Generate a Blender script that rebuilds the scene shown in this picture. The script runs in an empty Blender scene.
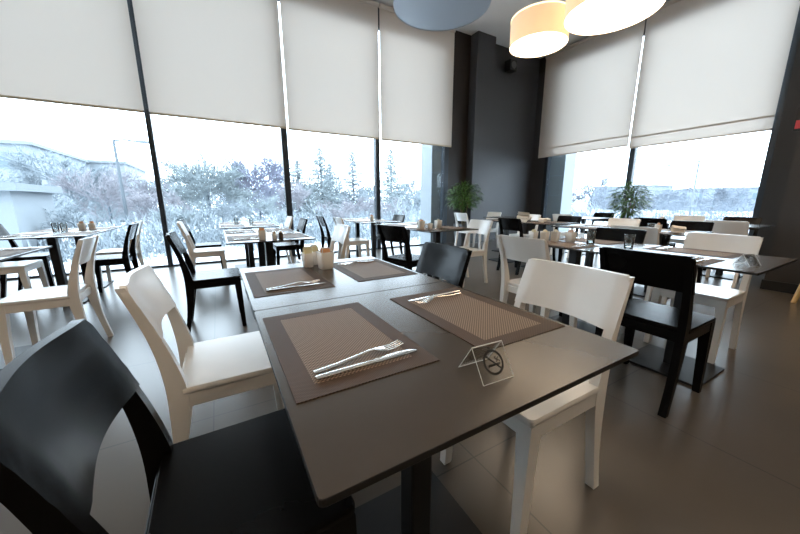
import bpy, bmesh, math, random
from mathutils import Vector, Matrix
PI = math.pi
S = bpy.context.scene
COL = S.collection

# ------------------------------------------------------------------ materials
def nt(name):
    m = bpy.data.materials.new(name); m.use_nodes = True
    t = m.node_tree; t.nodes.clear()
    out = t.nodes.new('ShaderNodeOutputMaterial')
    return m, t, out
def pbr(name, col, rough=0.5, metal=0.0, coat=0.0, spec=0.5, noise=0.0, nscale=20.0, bump=0.0, trans=0.0, ior=1.45):
    m, t, out = nt(name)
    b = t.nodes.new('ShaderNodeBsdfPrincipled'); t.links.new(b.outputs[0], out.inputs[0])
    b.inputs['Base Color'].default_value = (*col, 1); b.inputs['Roughness'].default_value = rough
    b.inputs['Metallic'].default_value = metal; b.inputs['Coat Weight'].default_value = coat
    b.inputs['Coat Roughness'].default_value = 0.15
    b.inputs['Specular IOR Level'].default_value = spec; b.inputs['IOR'].default_value = ior
    b.inputs['Transmission Weight'].default_value = trans
    if noise or bump:
        tc = t.nodes.new('ShaderNodeTexCoord'); n = t.nodes.new('ShaderNodeTexNoise')
        n.inputs['Scale'].default_value = nscale; n.inputs['Detail'].default_value = 4
        t.links.new(tc.outputs['Object'], n.inputs['Vector'])
        if noise:
            r = t.nodes.new('ShaderNodeMix'); r.data_type = 'RGBA'
            r.inputs[6].default_value = (*[c*(1-noise) for c in col], 1)
            r.inputs[7].default_value = (*[min(1, c*(1+noise)) for c in col], 1)
            t.links.new(n.outputs[0], r.inputs[0]); t.links.new(r.outputs[2], b.inputs['Base Color'])
        if bump:
            bp = t.nodes.new('ShaderNodeBump'); bp.inputs['Strength'].default_value = bump; bp.inputs['Distance'].default_value = 0.002
            t.links.new(n.outputs[0], bp.inputs['Height']); t.links.new(bp.outputs[0], b.inputs['Normal'])
    return m
def emit(name, col, s):
    m, t, out = nt(name)
    e = t.nodes.new('ShaderNodeEmission'); e.inputs[0].default_value = (*col, 1); e.inputs[1].default_value = s
    t.links.new(e.outputs[0], out.inputs[0]); return m
def glass_thin(name, tint=(1, 1, 1), refl=1.0):
    m, t, out = nt(name)
    tr = t.nodes.new('ShaderNodeBsdfTransparent'); tr.inputs[0].default_value = (*tint, 1)
    gl = t.nodes.new('ShaderNodeBsdfGlossy'); gl.inputs['Roughness'].default_value = 0.02
    fr = t.nodes.new('ShaderNodeFresnel'); fr.inputs[0].default_value = 1.45
    mu = t.nodes.new('ShaderNodeMath'); mu.operation = 'MULTIPLY'; mu.inputs[1].default_value = refl
    mx = t.nodes.new('ShaderNodeMixShader')
    t.links.new(fr.outputs[0], mu.inputs[0]); t.links.new(mu.outputs[0], mx.inputs[0])
    t.links.new(tr.outputs[0], mx.inputs[1]); t.links.new(gl.outputs[0], mx.inputs[2])
    t.links.new(mx.outputs[0], out.inputs[0]); return m
def cloth_translucent(name, col, tcol, fac, emi=None, es=0.0):
    m, t, out = nt(name)
    d = t.nodes.new('ShaderNodeBsdfDiffuse'); d.inputs[0].default_value = (*col, 1)
    tl = t.nodes.new('ShaderNodeBsdfTranslucent'); tl.inputs[0].default_value = (*tcol, 1)
    mx = t.nodes.new('ShaderNodeMixShader'); mx.inputs[0].default_value = fac
    t.links.new(d.outputs[0], mx.inputs[1]); t.links.new(tl.outputs[0], mx.inputs[2])
    tc = t.nodes.new('ShaderNodeTexCoord'); w = t.nodes.new('ShaderNodeTexNoise'); w.inputs['Scale'].default_value = 220
    bp = t.nodes.new('ShaderNodeBump'); bp.inputs['Strength'].default_value = 0.05; bp.inputs['Distance'].default_value = 0.001
    t.links.new(tc.outputs['Object'], w.inputs['Vector']); t.links.new(w.outputs[0], bp.inputs['Height'])
    t.links.new(bp.outputs[0], d.inputs['Normal'])
    last = mx
    if emi:
        e = t.nodes.new('ShaderNodeEmission'); e.inputs[0].default_value = (*emi, 1); e.inputs[1].default_value = es
        a = t.nodes.new('ShaderNodeAddShader'); t.links.new(mx.outputs[0], a.inputs[0]); t.links.new(e.outputs[0], a.inputs[1]); last = a
    t.links.new(last.outputs[0], out.inputs[0]); return m
def tile_floor(name):
    m, t, out = nt(name)
    b = t.nodes.new('ShaderNodeBsdfPrincipled'); t.links.new(b.outputs[0], out.inputs[0])
    tc = t.nodes.new('ShaderNodeTexCoord'); sp = t.nodes.new('ShaderNodeSeparateXYZ'); t.links.new(tc.outputs['Object'], sp.inputs[0])
    def line(sock, off, size, w):
        a = t.nodes.new('ShaderNodeMath'); a.operation = 'SUBTRACT'; a.inputs[1].default_value = off - 40*size; t.links.new(sock, a.inputs[0])
        d = t.nodes.new('ShaderNodeMath'); d.operation = 'MODULO'; d.inputs[1].default_value = size; t.links.new(a.outputs[0], d.inputs[0])
        l = t.nodes.new('ShaderNodeMath'); l.operation = 'LESS_THAN'; l.inputs[1].default_value = w; t.links.new(d.outputs[0], l.inputs[0])
        return l
    lx = line(sp.outputs[0], -0.13, 0.98, 0.006); ly = line(sp.outputs[1], 1.715, 0.87, 0.006)
    mxm = t.nodes.new('ShaderNodeMath'); mxm.operation = 'MAXIMUM'; t.links.new(lx.outputs[0], mxm.inputs[0]); t.links.new(ly.outputs[0], mxm.inputs[1])
    n = t.nodes.new('ShaderNodeTexNoise'); n.inputs['Scale'].default_value = 2.5; n.inputs['Detail'].default_value = 6
    t.links.new(tc.outputs['Object'], n.inputs['Vector'])
    mc = t.nodes.new('ShaderNodeMix'); mc.data_type = 'RGBA'
    mc.inputs[6].default_value = (0.070, 0.058, 0.047, 1); mc.inputs[7].default_value = (0.098, 0.082, 0.066, 1)
    t.links.new(n.outputs[0], mc.inputs[0])
    mg = t.nodes.new('ShaderNodeMix'); mg.data_type = 'RGBA'; mg.inputs[7].default_value = (0.035, 0.032, 0.03, 1)
    t.links.new(mxm.outputs[0], mg.inputs[0]); t.links.new(mc.outputs[2], mg.inputs[6]); t.links.new(mg.outputs[2], b.inputs['Base Color'])
    b.inputs['Roughness'].default_value = 0.28
    n2 = t.nodes.new('ShaderNodeTexNoise'); n2.inputs['Scale'].default_value = 60; t.links.new(tc.outputs['Object'], n2.inputs['Vector'])
    bp = t.nodes.new('ShaderNodeBump'); bp.inputs['Strength'].default_value = 0.08; bp.inputs['Distance'].default_value = 0.002
    t.links.new(n2.outputs[0], bp.inputs['Height']); t.links.new(bp.outputs[0], b.inputs['Normal'])
    return m
def weave(name, c1, c2, sx, sy):
    # woven vinyl: light horizontal and dark vertical strands
    m, t, out = nt(name)
    b = t.nodes.new('ShaderNodeBsdfPrincipled'); t.links.new(b.outputs[0], out.inputs[0]); b.inputs['Roughness'].default_value = 0.6; b.inputs['Specular IOR Level'].default_value = 0.25
    tc = t.nodes.new('ShaderNodeTexCoord'); sp = t.nodes.new('ShaderNodeSeparateXYZ'); t.links.new(tc.outputs['Object'], sp.inputs[0])
    def s(sock, k):
        a = t.nodes.new('ShaderNodeMath'); a.operation = 'MULTIPLY'; a.inputs[1].default_value = k; t.links.new(sock, a.inputs[0])
        q = t.nodes.new('ShaderNodeMath'); q.operation = 'SINE'; t.links.new(a.outputs[0], q.inputs[0]); return q
    p = t.nodes.new('ShaderNodeMath'); p.operation = 'MULTIPLY'
    t.links.new(s(sp.outputs[0], 2*PI/sx).outputs[0], p.inputs[0]); t.links.new(s(sp.outputs[1], 2*PI/sy).outputs[0], p.inputs[1])
    mp = t.nodes.new('ShaderNodeMapRange'); mp.inputs[1].default_value = -0.6; mp.inputs[2].default_value = 0.6; t.links.new(p.outputs[0], mp.inputs[0])
    mc = t.nodes.new('ShaderNodeMix'); mc.data_type = 'RGBA'; mc.inputs[6].default_value = (*c1, 1); mc.inputs[7].default_value = (*c2, 1)
    t.links.new(mp.outputs[0], mc.inputs[0]); t.links.new(mc.outputs[2], b.inputs['Base Color'])
    bp = t.nodes.new('ShaderNodeBump'); bp.inputs['Strength'].default_value = 0.25; bp.inputs['Distance'].default_value = 0.001
    t.links.new(p.outputs[0], bp.inputs['Height']); t.links.new(bp.outputs[0], b.inputs['Normal'])
    return m

M = {}
M['floor'] = tile_floor('grey_floor_tiles')
M['ceiling'] = pbr('ceiling_paint', (0.86, 0.85, 0.84), 0.8, noise=0.03, nscale=2)
M['wall_grey'] = pbr('slate_grey_paint', (0.055, 0.055, 0.06), 0.45, noise=0.06, nscale=3)
M['wall_brown'] = pbr('dark_brown_panel', (0.03, 0.022, 0.018), 0.45, noise=0.1, nscale=4)
M['wall_dark'] = pbr('charcoal_paint', (0.034, 0.03, 0.028), 0.5, noise=0.06, nscale=3)
M['wall_room'] = pbr('warm_beige_paint', (0.42, 0.37, 0.31), 0.7, noise=0.04, nscale=2)
M['frame'] = pbr('anthracite_window_metal', (0.032, 0.040, 0.050), 0.35, 0.3)
M['pane'] = glass_thin('window_glass', (0.95, 0.98, 0.985), 0.55)
M['blind'] = cloth_translucent('blind_fabric', (0.74, 0.68, 0.62), (0.92, 0.795, 0.695), 0.188)
M['hem'] = pbr('blind_hem_bar', (0.66, 0.56, 0.41), 0.5, noise=0.05)
M['chain'] = pbr('blind_chain_clip', (0.10, 0.10, 0.10), 0.4)
M['black_wood'] = pbr('black_lacquered_wood', (0.0045, 0.0042, 0.0042), 0.27, coat=0.0, spec=0.13, noise=0.15, nscale=14, bump=0.04)
M['white_wood'] = pbr('cream_lacquered_wood', (0.76, 0.73, 0.69), 0.28, coat=0.2, noise=0.03, nscale=10, bump=0.03)
M['table_top'] = pbr('dark_taupe_laminate', (0.056, 0.044, 0.033), 0.27, noise=0.05, nscale=30, bump=0.02)
M['table_edge'] = pbr('black_laminate_edge', (0.012, 0.011, 0.010), 0.4)
M['table_metal'] = pbr('black_powder_coat', (0.014, 0.014, 0.015), 0.45, 0.2, bump=0.05, nscale=200)
M['mat_centre'] = weave('woven_vinyl_centre', (0.050, 0.033, 0.025), (0.34, 0.25, 0.18), 0.0085, 0.0085)
M['mat_border'] = weave('woven_vinyl_border', (0.050, 0.032, 0.024), (0.105, 0.066, 0.042), 0.0070, 0.0050)
M['steel'] = pbr('polished_steel', (0.78, 0.76, 0.73), 0.16, 1.0)
M['ceramic'] = pbr('white_porcelain', (0.80, 0.78, 0.74), 0.2, coat=0.4, noise=0.02)
M['sachet_cream'] = pbr('cream_paper', (0.72, 0.66, 0.40), 0.6, noise=0.08)
M['sachet_orange'] = pbr('orange_paper', (0.72, 0.38, 0.18), 0.6, noise=0.08)
M['sachet_white'] = pbr('white_paper', (0.82, 0.80, 0.78), 0.6, noise=0.04)
M['sachet_green'] = pbr('green_paper', (0.36, 0.52, 0.30), 0.6, noise=0.08)
M['napkin'] = pbr('paper_napkin', (0.80, 0.74, 0.66), 0.75, noise=0.05)
M['acrylic'] = glass_thin('clear_acrylic', (0.97, 0.97, 0.96), 0.5)
M['acrylic_edge'] = pbr('acrylic_edge', (0.78, 0.78, 0.76), 0.2, coat=0.5, noise=0.02)
M['ink'] = pbr('black_print', (0.008, 0.008, 0.008), 0.5, noise=0.02)
M['tumbler'] = glass_thin('tumbler_glass', (0.88, 0.90, 0.90), 2.2)
M['pepper'] = pbr('ground_pepper', (0.10, 0.07, 0.05), 0.8, noise=0.4, nscale=300)
M['lamp_fabric'] = cloth_translucent('lit_lampshade_fabric', (0.84, 0.76, 0.66), (0.86, 0.72, 0.56), 0.30, (1.0, 0.74, 0.50), 0.15)
M['lamp_fabric_off'] = pbr('unlit_lampshade_fabric', (0.62, 0.62, 0.63), 0.8, bump=0.1, nscale=150)
M['lamp_glow'] = emit('lit_lamp_diffuser', (1.0, 0.80, 0.58), 9.0)
M['bulb'] = emit('lamp_bulb', (1.0, 0.80, 0.60), 95.0)
M['lamp_rim'] = emit('lit_lamp_rim', (1.0, 0.78, 0.45), 2.2)
M['lamp_off'] = pbr('unlit_lamp_diffuser', (0.50, 0.52, 0.56), 0.35, noise=0.02)
M['cord'] = pbr('lamp_cord', (0.25, 0.25, 0.25), 0.5)
M['leaf'] = pbr('plant_leaf', (0.055, 0.125, 0.022), 0.4, noise=0.45, nscale=6)
M['stem'] = pbr('plant_stem', (0.11, 0.08, 0.045), 0.7, noise=0.3)
M['planter'] = pbr('dark_planter', (0.05, 0.05, 0.055), 0.4, noise=0.05)
M['soil'] = pbr('potting_soil', (0.03, 0.022, 0.016), 0.95, noise=0.4, nscale=60)
M['honey_wood'] = pbr('honey_wood', (0.60, 0.40, 0.18), 0.45, noise=0.15, nscale=12)
M['red'] = pbr('red_print', (0.48, 0.045, 0.06), 0.5, noise=0.03)
M['sign_white'] = pbr('white_print', (0.75, 0.75, 0.74), 0.5, noise=0.03)
M['snow'] = pbr('snow', (0.5, 0.535, 0.575), 0.85, noise=0.06, nscale=0.6)
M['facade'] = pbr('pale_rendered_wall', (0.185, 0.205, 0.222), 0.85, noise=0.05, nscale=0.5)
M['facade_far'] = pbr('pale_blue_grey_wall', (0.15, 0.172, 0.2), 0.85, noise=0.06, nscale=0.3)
M['roof_edge'] = pbr('snowy_roof_edge', (0.16, 0.18, 0.195), 0.8, noise=0.1)
M['win_far'] = pbr('far_window_glass', (0.075, 0.105, 0.12), 0.3, noise=0.1)
M['cladding'] = pbr('white_cladding', (0.19, 0.21, 0.225), 0.5, noise=0.03, nscale=2)
M['cladding_joint'] = pbr('cladding_joint', (0.20, 0.24, 0.28), 0.6)
M['pole'] = pbr('street_lamp_metal', (0.09, 0.105, 0.12), 0.5, 0.3)
M['bark'] = pbr('frosted_bark', (0.12, 0.145, 0.17), 0.9, noise=0.2, nscale=3)
M['frost_blue'] = pbr('frosted_twigs_blue', (0.2, 0.228, 0.25), 0.9, noise=0.25, nscale=0.9)  # frosted tree colours, kept pale to stand in for haze in the air
M['frost_green'] = pbr('frosted_needles', (0.205, 0.235, 0.245), 0.9, noise=0.25, nscale=0.9)
M['frost_violet'] = pbr('frosted_twigs_violet', (0.215, 0.225, 0.285), 0.9, noise=0.2, nscale=0.9)
M['frost_brown'] = pbr('bare_twigs_brown', (0.222, 0.215, 0.235), 0.9, noise=0.25, nscale=0.9)
M['frost_haze_wood'] = pbr('misty_frosted_wood', (0.225, 0.255, 0.275), 0.9, noise=0.15, nscale=0.5)
M['frost_haze_far'] = pbr('far_hazy_frosted_wood', (0.145, 0.165, 0.195), 0.9, noise=0.12, nscale=0.5)  # frost plus distance haze, both put into the pale twig colour

# ------------------------------------------------------------------ mesh helpers
def obj(name, bm, mat, parent=None, smooth=None, loc=None):
    me = bpy.data.meshes.new(name)
    bmesh.ops.recalc_face_normals(bm, faces=bm.faces)
    bm.to_mesh(me); bm.free()
    mats = mat if isinstance(mat, (list, tuple)) else [mat]
    for k in mats: me.materials.append(k)
    if smooth is not None:
        for p in me.polygons: p.use_smooth = True
        try: me.set_sharp_from_angle(angle=math.radians(smooth))
        except Exception: pass
    o = bpy.data.objects.new(name, me); COL.objects.link(o)
    if parent is not None: o.parent = parent
    if loc is not None: o.location = loc
    return o
def tag(o, label=None, cat=None, group=None, kind=None):
    if label: o['label'] = label
    if cat: o['category'] = cat
    if group: o['group'] = group
    if kind: o['kind'] = kind
    return o
def thing(name, label, cat, loc=(0, 0, 0), rz=0.0, group=None):
    o = bpy.data.objects.new(name, None); COL.objects.link(o)
    o.location = loc; o.rotation_euler = (0, 0, rz); o.empty_display_size = 0.1
    return tag(o, label, cat, group)
def kids(o): return [c for c in COL.objects if c.parent is o]
def copy_tree(o, parent=None):
    c = o.copy(); COL.objects.link(c)
    if parent is not None: c.parent = parent
    for ch in KIDS.get(o.name, ()): copy_tree(ch, c)
    return c
KIDS = {}
def remember(o):
    ch = kids(o)
    if ch: KIDS[o.name] = ch
    for c in ch: remember(c)
    return o
def dup(o, label, loc, rz=0.0, group=None):
    c = copy_tree(o); c.location = loc; c.rotation_euler = (0, 0, rz)
    c['label'] = label
    if group: c['group'] = group
    return c
def box(bm, x0, x1, y0, y1, z0, z1, bev=0.0, mi=0):
    r = bmesh.ops.create_cube(bm, size=1.0)
    vs = r['verts']
    for v in vs:
        v.co = Vector(((x0+x1)/2 + v.co.x*(x1-x0), (y0+y1)/2 + v.co.y*(y1-y0), (z0+z1)/2 + v.co.z*(z1-z0)))
    fs = set(f for v in vs for f in v.link_faces)
    for f in fs: f.material_index = mi
    if bev:
        es = list(set(e for v in vs for e in v.link_edges))
        bmesh.ops.bevel(bm, geom=es, offset=bev, segments=2, affect='EDGES', profile=0.5)
    return bm
def rings(bm, rs, closed=True, cap=True, mi=0):
    """skin a list of equally long vertex rings"""
    vr = [[bm.verts.new(p) for p in r] for r in rs]
    n = len(vr[0])
    for a, b in zip(vr, vr[1:]):
        for i in range(n if closed else n-1):
            j = (i+1) % n
            f = bm.faces.new((a[i], a[j], b[j], b[i])); f.material_index = mi
    if cap:
        for r in (vr[0], vr[-1]):
            try: f = bm.faces.new(r); f.material_index = mi
            except Exception: pass
    return vr
def circ(c, r, n=24, z=None):
    return [Vector((c[0]+r*math.cos(2*PI*i/n), c[1]+r*math.sin(2*PI*i/n), c[2])) for i in range(n)]
def lathe(bm, prof, n=28, c=(0, 0), cap=True, mi=0):
    return rings(bm, [circ((c[0], c[1], z), max(r, 1e-4), n) for r, z in prof], True, cap, mi)
def tube(bm, pts, rad, n=6, mi=0, cap=True):
    pts = [Vector(p) for p in pts]; rs = []
    rad = rad if isinstance(rad, (list, tuple)) else [rad]*len(pts)
    up = Vector((0, 0, 1))
    for i, p in enumerate(pts):
        d = (pts[min(i+1, len(pts)-1)] - pts[max(i-1, 0)]).normalized()
        a = d.cross(up)
        if a.length < 1e-3: a = d.cross(Vector((1, 0, 0)))
        a.normalize(); b = d.cross(a)
        rs.append([p + (a*math.cos(2*PI*k/n) + b*math.sin(2*PI*k/n))*rad[i] for k in range(n)])
    return rings(bm, rs, True, cap, mi)
def rrect(x0, x1, y0, y1, r, n=5):
    out = []
    for cx, cy, a0 in ((x1-r, y1-r, 0), (x0+r, y1-r, PI/2), (x0+r, y0+r, PI), (x1-r, y0+r, 1.5*PI)):
        for i in range(n+1):
            a = a0 + PI/2*i/n; out.append((cx + r*math.cos(a), cy + r*math.sin(a)))
    return out
def slab(bm, pts, z0, z1, ch=0.0, mi=0):
    """horizontal plate from a 2-D outline with a small chamfer"""
    cx = sum(p[0] for p in pts)/len(pts); cy = sum(p[1] for p in pts)/len(pts)
    def ins(d):
        o = []
        for x, y in pts:
            v = Vector((cx-x, cy-y)); v.normalize(); o.append((x+v.x*d, y+v.y*d))
        return o
    if ch:
        R = [[Vector((x, y, z0)) for x, y in ins(ch)], [Vector((x, y, z0+ch)) for x, y in pts], [Vector((x, y, z1-ch)) for x, y in pts], [Vector((x, y, z1)) for x, y in ins(ch)]]
    else: R = [[Vector((x, y, z0)) for x, y in pts], [Vector((x, y, z1)) for x, y in pts]]
    return rings(bm, R, mi=mi)
B = bmesh.new

# ------------------------------------------------------------------ room
YW, XR, ZC = 6.53, 8.30, 5.0
XL, YB = -7.2, -4.2
def struct(name, bm, mat, parent=None, smooth=None):
    o = obj(name, bm, mat, parent, smooth)
    if parent is None: o['kind'] = 'structure'
    return o
struct('floor', box(B(), XL, XR+0.14, YB, YW+0.14, -0.2, 0.0), M['floor'])
struct('ceiling', box(B(), XL, XR+0.14, YB, YW+0.14, ZC, ZC+0.2), M['ceiling'])
b = B(); box(b, XL-0.2, XL, YB, YW+0.14, -0.2, ZC+0.2); struct('wall_left', b, M['wall_room'])
b = B(); box(b, XL-0.2, XR+0.14, YB-0.2, YB, -0.2, ZC+0.2); struct('wall_rear', b, M['wall_room'])
# window wall (far): lintel, end wall
b = B(); box(b, XL, 5.16, YW, YW+0.14, 4.62, ZC); box(b, XL, 5.16, YW, YW+0.14, -0.2, 0.004)
box(b, 5.16, 5.74, YW, YW+0.14, 0, ZC, mi=1); box(b, 5.74, XR+0.14, YW, YW+0.14, 0, ZC)
struct('wall_front', b, [M['wall_grey'], M['wall_brown']])
b = B(); box(b, 5.74, 6.32, 6.28, YW, 0, ZC); struct('wall_column', b, M['wall_grey'])
b = B(); box(b, XR, XR+0.14, 1.70, YW, 4.62, ZC); box(b, XR, XR+0.14, 1.70, 6.10, -0.2, 0.004)
box(b, XR, XR+0.14, 6.10, YW, 0, 4.62, mi=1); struct('wall_right', b, [M['wall_dark'], M['wall_grey']])
b = B(); box(b, XR, XR+0.14, YB, 1.70, 0, ZC); struct('wall_right_end', b, M['wall_dark'])
b = B(); box(b, 5.84, 6.55, 0.1, 1.03, 0, ZC); struct('wall_pillar', b, M['wall_dark'])
b = B(); box(b, 5.825, 5.84, 0.09, 1.045, 0, 0.12); box(b, 5.84, 6.56, 1.03, 1.045, 0, 0.12); struct('baseboard_pillar', b, M['table_edge'])
b = B(); box(b, XR-0.015, XR, YB, 1.70, 0, 0.1); struct('baseboard_right', b, M['table_edge'])

# windows: one bay each = frame + pane
wn = [0]
def window(axis, a0, a1, z0=0.004, z1=4.62, fw=0.035, wl=None, wr=None):
    wn[0] += 1
    w = bpy.data.objects.new('window_%d' % wn[0], None); COL.objects.link(w); w['kind'] = 'structure'
    wl = wl or fw; wr = wr or fw
    def bx(bm, p0, p1, q0, q1, zz0, zz1):
        if axis == 'x': box(bm, p0, p1, q0, q1, zz0, zz1, 0.004)
        else: box(bm, q0, q1, p0, p1, zz0, zz1, 0.004)
    base = YW if axis == 'x' else XR
    f = B()
    bx(f, a0, a0+wl, base, base+0.13, z0, z1); bx(f, a1-wr, a1, base, base+0.13, z0, z1)
    bx(f, a0+wl, a1-wr, base+0.03, base+0.1, z0, z0+0.025); bx(f, a0+wl, a1-wr, base+0.03, base+0.1, z1-0.05, z1)
    obj('window_frame', f, M['frame'], w)
    p = B(); bx(p, a0+wl, a1-wr, base+0.06, base+0.068, z0+0.025, z1-0.05)
    obj('window_pane', p, M['pane'], w)
    return w
xs = [-6.9, -4.85, -2.82, -0.795, 1.235, 3.18]
for i in range(5):
    window('x', xs[i], xs[i+1], wl=0.06 if i == 4 else 0.035, wr=0.05 if i == 3 else 0.035)
window('x', 3.18, 5.16, wl=0.06, wr=0.13)
window('y', 3.87, 6.10, wr=0.10, wl=0.05)
window('y', 1.70, 3.87, wr=0.06, wl=0.08)
# exterior corner columns in white cladding
b = B(); box(b, 4.84, 5.45, 6.80, 7.3, -0.9, ZC)
for z in (0.7, 1.25, 1.8, 2.35): box(b, 4.832, 5.45, 6.792, 6.80, z, z+0.015, mi=1)
struct('trim_1', b, [M['cladding'], M['cladding_joint']])
b = B(); box(b, 8.60, 9.1, 5.66, 6.5, -0.9, ZC)
for z in (0.7, 1.25, 1.8, 2.35): box(b, 8.592, 8.60, 5.652, 6.5, z, z+0.015, mi=1)
struct('trim_2', b, [M['cladding'], M['cladding_joint']])

# roller blinds
def blind(axis, a0, a1, z, label, seam):
    base = YW-0.08 if axis == 'x' else XR-0.08
    cx = (a0+a1)/2
    t = thing('roller_blind', label, 'blind', (cx, base, z) if axis == 'x' else (base, cx, z), 0 if axis == 'x' else PI/2, 'roller blinds')
    h = (a1-a0)/2
    top = ZC-0.02-z
    if axis == 'y': h0, h1 = -h, h
    else: h0, h1 = -h, h
    n = 24; fb = B(); r = []
    for k in range(n+1):
        u = h0 + (h1-h0)*k/n
        r.append([Vector((u, 0, 0.03)), Vector((u, 0, top-0.09))])
    rings(fb, r, closed=False, cap=False); obj('fabric', fb, M['blind'], t)     # one sheet of cloth
    hb = B(); box(hb, h0, h1, -0.008, 0.008, 0.0, 0.032, 0.003); obj('hem_bar', hb, M['hem'] if not seam else M['blind'], t)
    if seam:
        sb = B(); s = 1 if axis == 'x' else -1
        box(sb, h0, h1, -0.004, 0.004, 0.215, 0.245); obj('hem_pocket', sb, M['blind'], t)
    ro = B(); tube(ro, [(h0, 0, top-0.05), (h1, 0, top-0.05)], 0.042, 14); obj('roller_tube', ro, M['blind'], t, 40)
    ec = B(); tube(ec, [(h0-0.0, 0, 0.016), (h0+0.012, 0, 0.016)], 0.014, 10); obj('end_cap', ec, M['chain'], t, 40)
    ec = B(); tube(ec, [(h1-0.012, 0, 0.016), (h1, 0, 0.016)], 0.014, 10); obj('end_cap', ec, M['chain'], t, 40)
    return t
blind('x', -4.78, -2.82, 2.43, 'off-white roller blind over the window bay left of the white block of flats', False)
blind('x', -2.77, -0.815, 2.43, 'off-white roller blind hanging above the table with the white block of flats outside', False)
blind('x', -0.755, 1.280, 2.42, 'off-white roller blind above the broad round-crowned frosted trees', False)
blind('x', 1.312, 3.203, 2.405, 'off-white roller blind above the pair of frosted larches', False)
blind('x', 3.237, 5.17, 2.395, 'narrow-looking off-white roller blind next to the dark corner wall', False)
blind('y', 3.932, 6.27, 2.305, 'off-white roller blind on the right wall beside the dark corner', True)
blind('y', 1.76, 3.908, 2.245, 'off-white roller blind on the right wall next to the dark end pillar', True)

# ------------------------------------------------------------------ chair
def bez(pts, t):
    p = [Vector(q) for q in pts]
    # Catmull-Rom through the points
    n = len(p)-1; u = t*n; i = min(int(u), n-1); f = u-i
    p0 = p[max(i-1, 0)]; p1 = p[i]; p2 = p[i+1]; p3 = p[min(i+2, n)]
    return 0.5*((2*p1) + (p2-p0)*f + (2*p0-5*p1+4*p2-p3)*f*f + (3*p1-p0-3*p2+p3)*f**3)
POST = [(-0.215, 0.0), (-0.183, 0.16), (-0.160, 0.33), (-0.155, 0.45), (-0.170, 0.56), (-0.200, 0.68), (-0.252, 0.832)]
def post_x(z):
    for i in range(200):
        q = bez(POST, i/199)
        if q.y >= z: return q.x
    return POST[-1][0]
def make_chair(name, label, mat):
    t = thing(name, label, 'chair')
    # seat board: slightly dished, rounded front
    s = B(); n = 10
    out = rrect(-0.150, 0.222, -0.207, 0.207, 0.018, 4)
    slab(s, out, 0.436, 0.460, 0.005)
    obj('seat', s, mat, t, 40)
    f = B()
    box(f, 0.190, 0.216, -0.165, 0.165, 0.385, 0.4362, 0.003)
    box(f, -0.160, -0.135, -0.165, 0.165, 0.385, 0.4362, 0.003)
    for sg in (-1, 1):
        y0, y1 = sorted((sg*0.177, sg*0.202))
        box(f, -0.140, 0.175, y0, y1, 0.385, 0.4362, 0.003)
    obj('seat_frame', f, mat, t)
    for sg in (-1, 1):      # front legs taper to the floor, outer faces flush with the frame
        l = B(); rs = []
        for z, w in ((0.0, 0.031), (0.012, 0.034), (0.25, 0.042), (0.385, 0.050), (0.4362, 0.052)):
            x1 = 0.218 + 0.010*(1-z/0.436); x0 = x1-w
            ya = sg*0.2045; yb = sg*(0.2045-w)
            rs.append([Vector((x0, ya, z)), Vector((x1, ya, z)), Vector((x1, yb, z)), Vector((x0, yb, z))])
        rings(l, rs); obj('leg', l, mat, t)
    for sg in (-1, 1):      # rear legs bow backwards and carry on as the back posts
        l = B(); rs = []
        for i in range(25):
            u = i/24; q = bez(POST, u); z = q.y
            d = 0.034 + 0.026*math.exp(-((z-0.42)/0.16)**2) - 0.010*max(0, (z-0.6)/0.24)
            w = 0.034 - 0.006*max(0, (z-0.5)/0.33)
            ya = sg*0.2045; yb = sg*(0.2045-w)
            rs.append([Vector((q.x-d/2, ya, z)), Vector((q.x+d/2, ya, z)), Vector((q.x+d/2, yb, z)), Vector((q.x-d/2, yb, z))])
        rings(l, rs); obj('leg', l, mat, t, 35)
    # back panel: bent board, arched below, rounded top corners
    p = B(); NU, NV = 24, 10
    g0, g1 = [], []
    for i in range(NU+1):
        v = -1 + 2*i/NU; y = v*0.207
        zb = 0.648 + 0.008*(1-abs(v)**2.6)
        zt = 0.838 - 0.022*max(0.0, (abs(v)-0.90)/0.10)**2
        c0, c1 = [], []
        for k in range(NV+1):
            z = zb + (zt-zb)*k/NV
            dz = 0.034 + 0.026*math.exp(-((z-0.42)/0.16)**2) - 0.010*max(0, (z-0.6)/0.24)
            x = post_x(min(z, 0.83)) + dz/2 + 0.003 - 0.020*max(0.0, 1-(v/0.84)**2)**1.6
            c0.append(p.verts.new((x, y, z))); c1.append(p.verts.new((x-0.019, y, z)))
        g0.append(c0); g1.append(c1)
    for i in range(NU):
        for k in range(NV):
            p.faces.new((g0[i][k], g0[i+1][k], g0[i+1][k+1], g0[i][k+1]))
            p.faces.new((g1[i][k], g1[i][k+1], g1[i+1][k+1], g1[i+1][k]))
        p.faces.new((g0[i][0], g1[i][0], g1[i+1][0], g0[i+1][0]))
        p.faces.new((g0[i][NV], g0[i+1][NV], g1[i+1][NV], g1[i][NV]))
    for i in (0, NU):
        for k in range(NV):
            p.faces.new((g0[i][k], g0[i][k+1], g1[i][k+1], g1[i][k]))
    obj('backrest', p, mat, t, 40)
    return remember(t)
chairs = {}
def chair(kind, x, y, rz, label):
    g = kind + ' dining chairs'
    if kind not in chairs:
        c = make_chair('dining_chair', label, M[kind + '_wood']); chairs[kind] = c
        c.location = (x, y, 0); c.rotation_euler = (0, 0, rz); c['group'] = g
        return c
    return dup(chairs[kind], label, (x, y, 0), rz, g)

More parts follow.
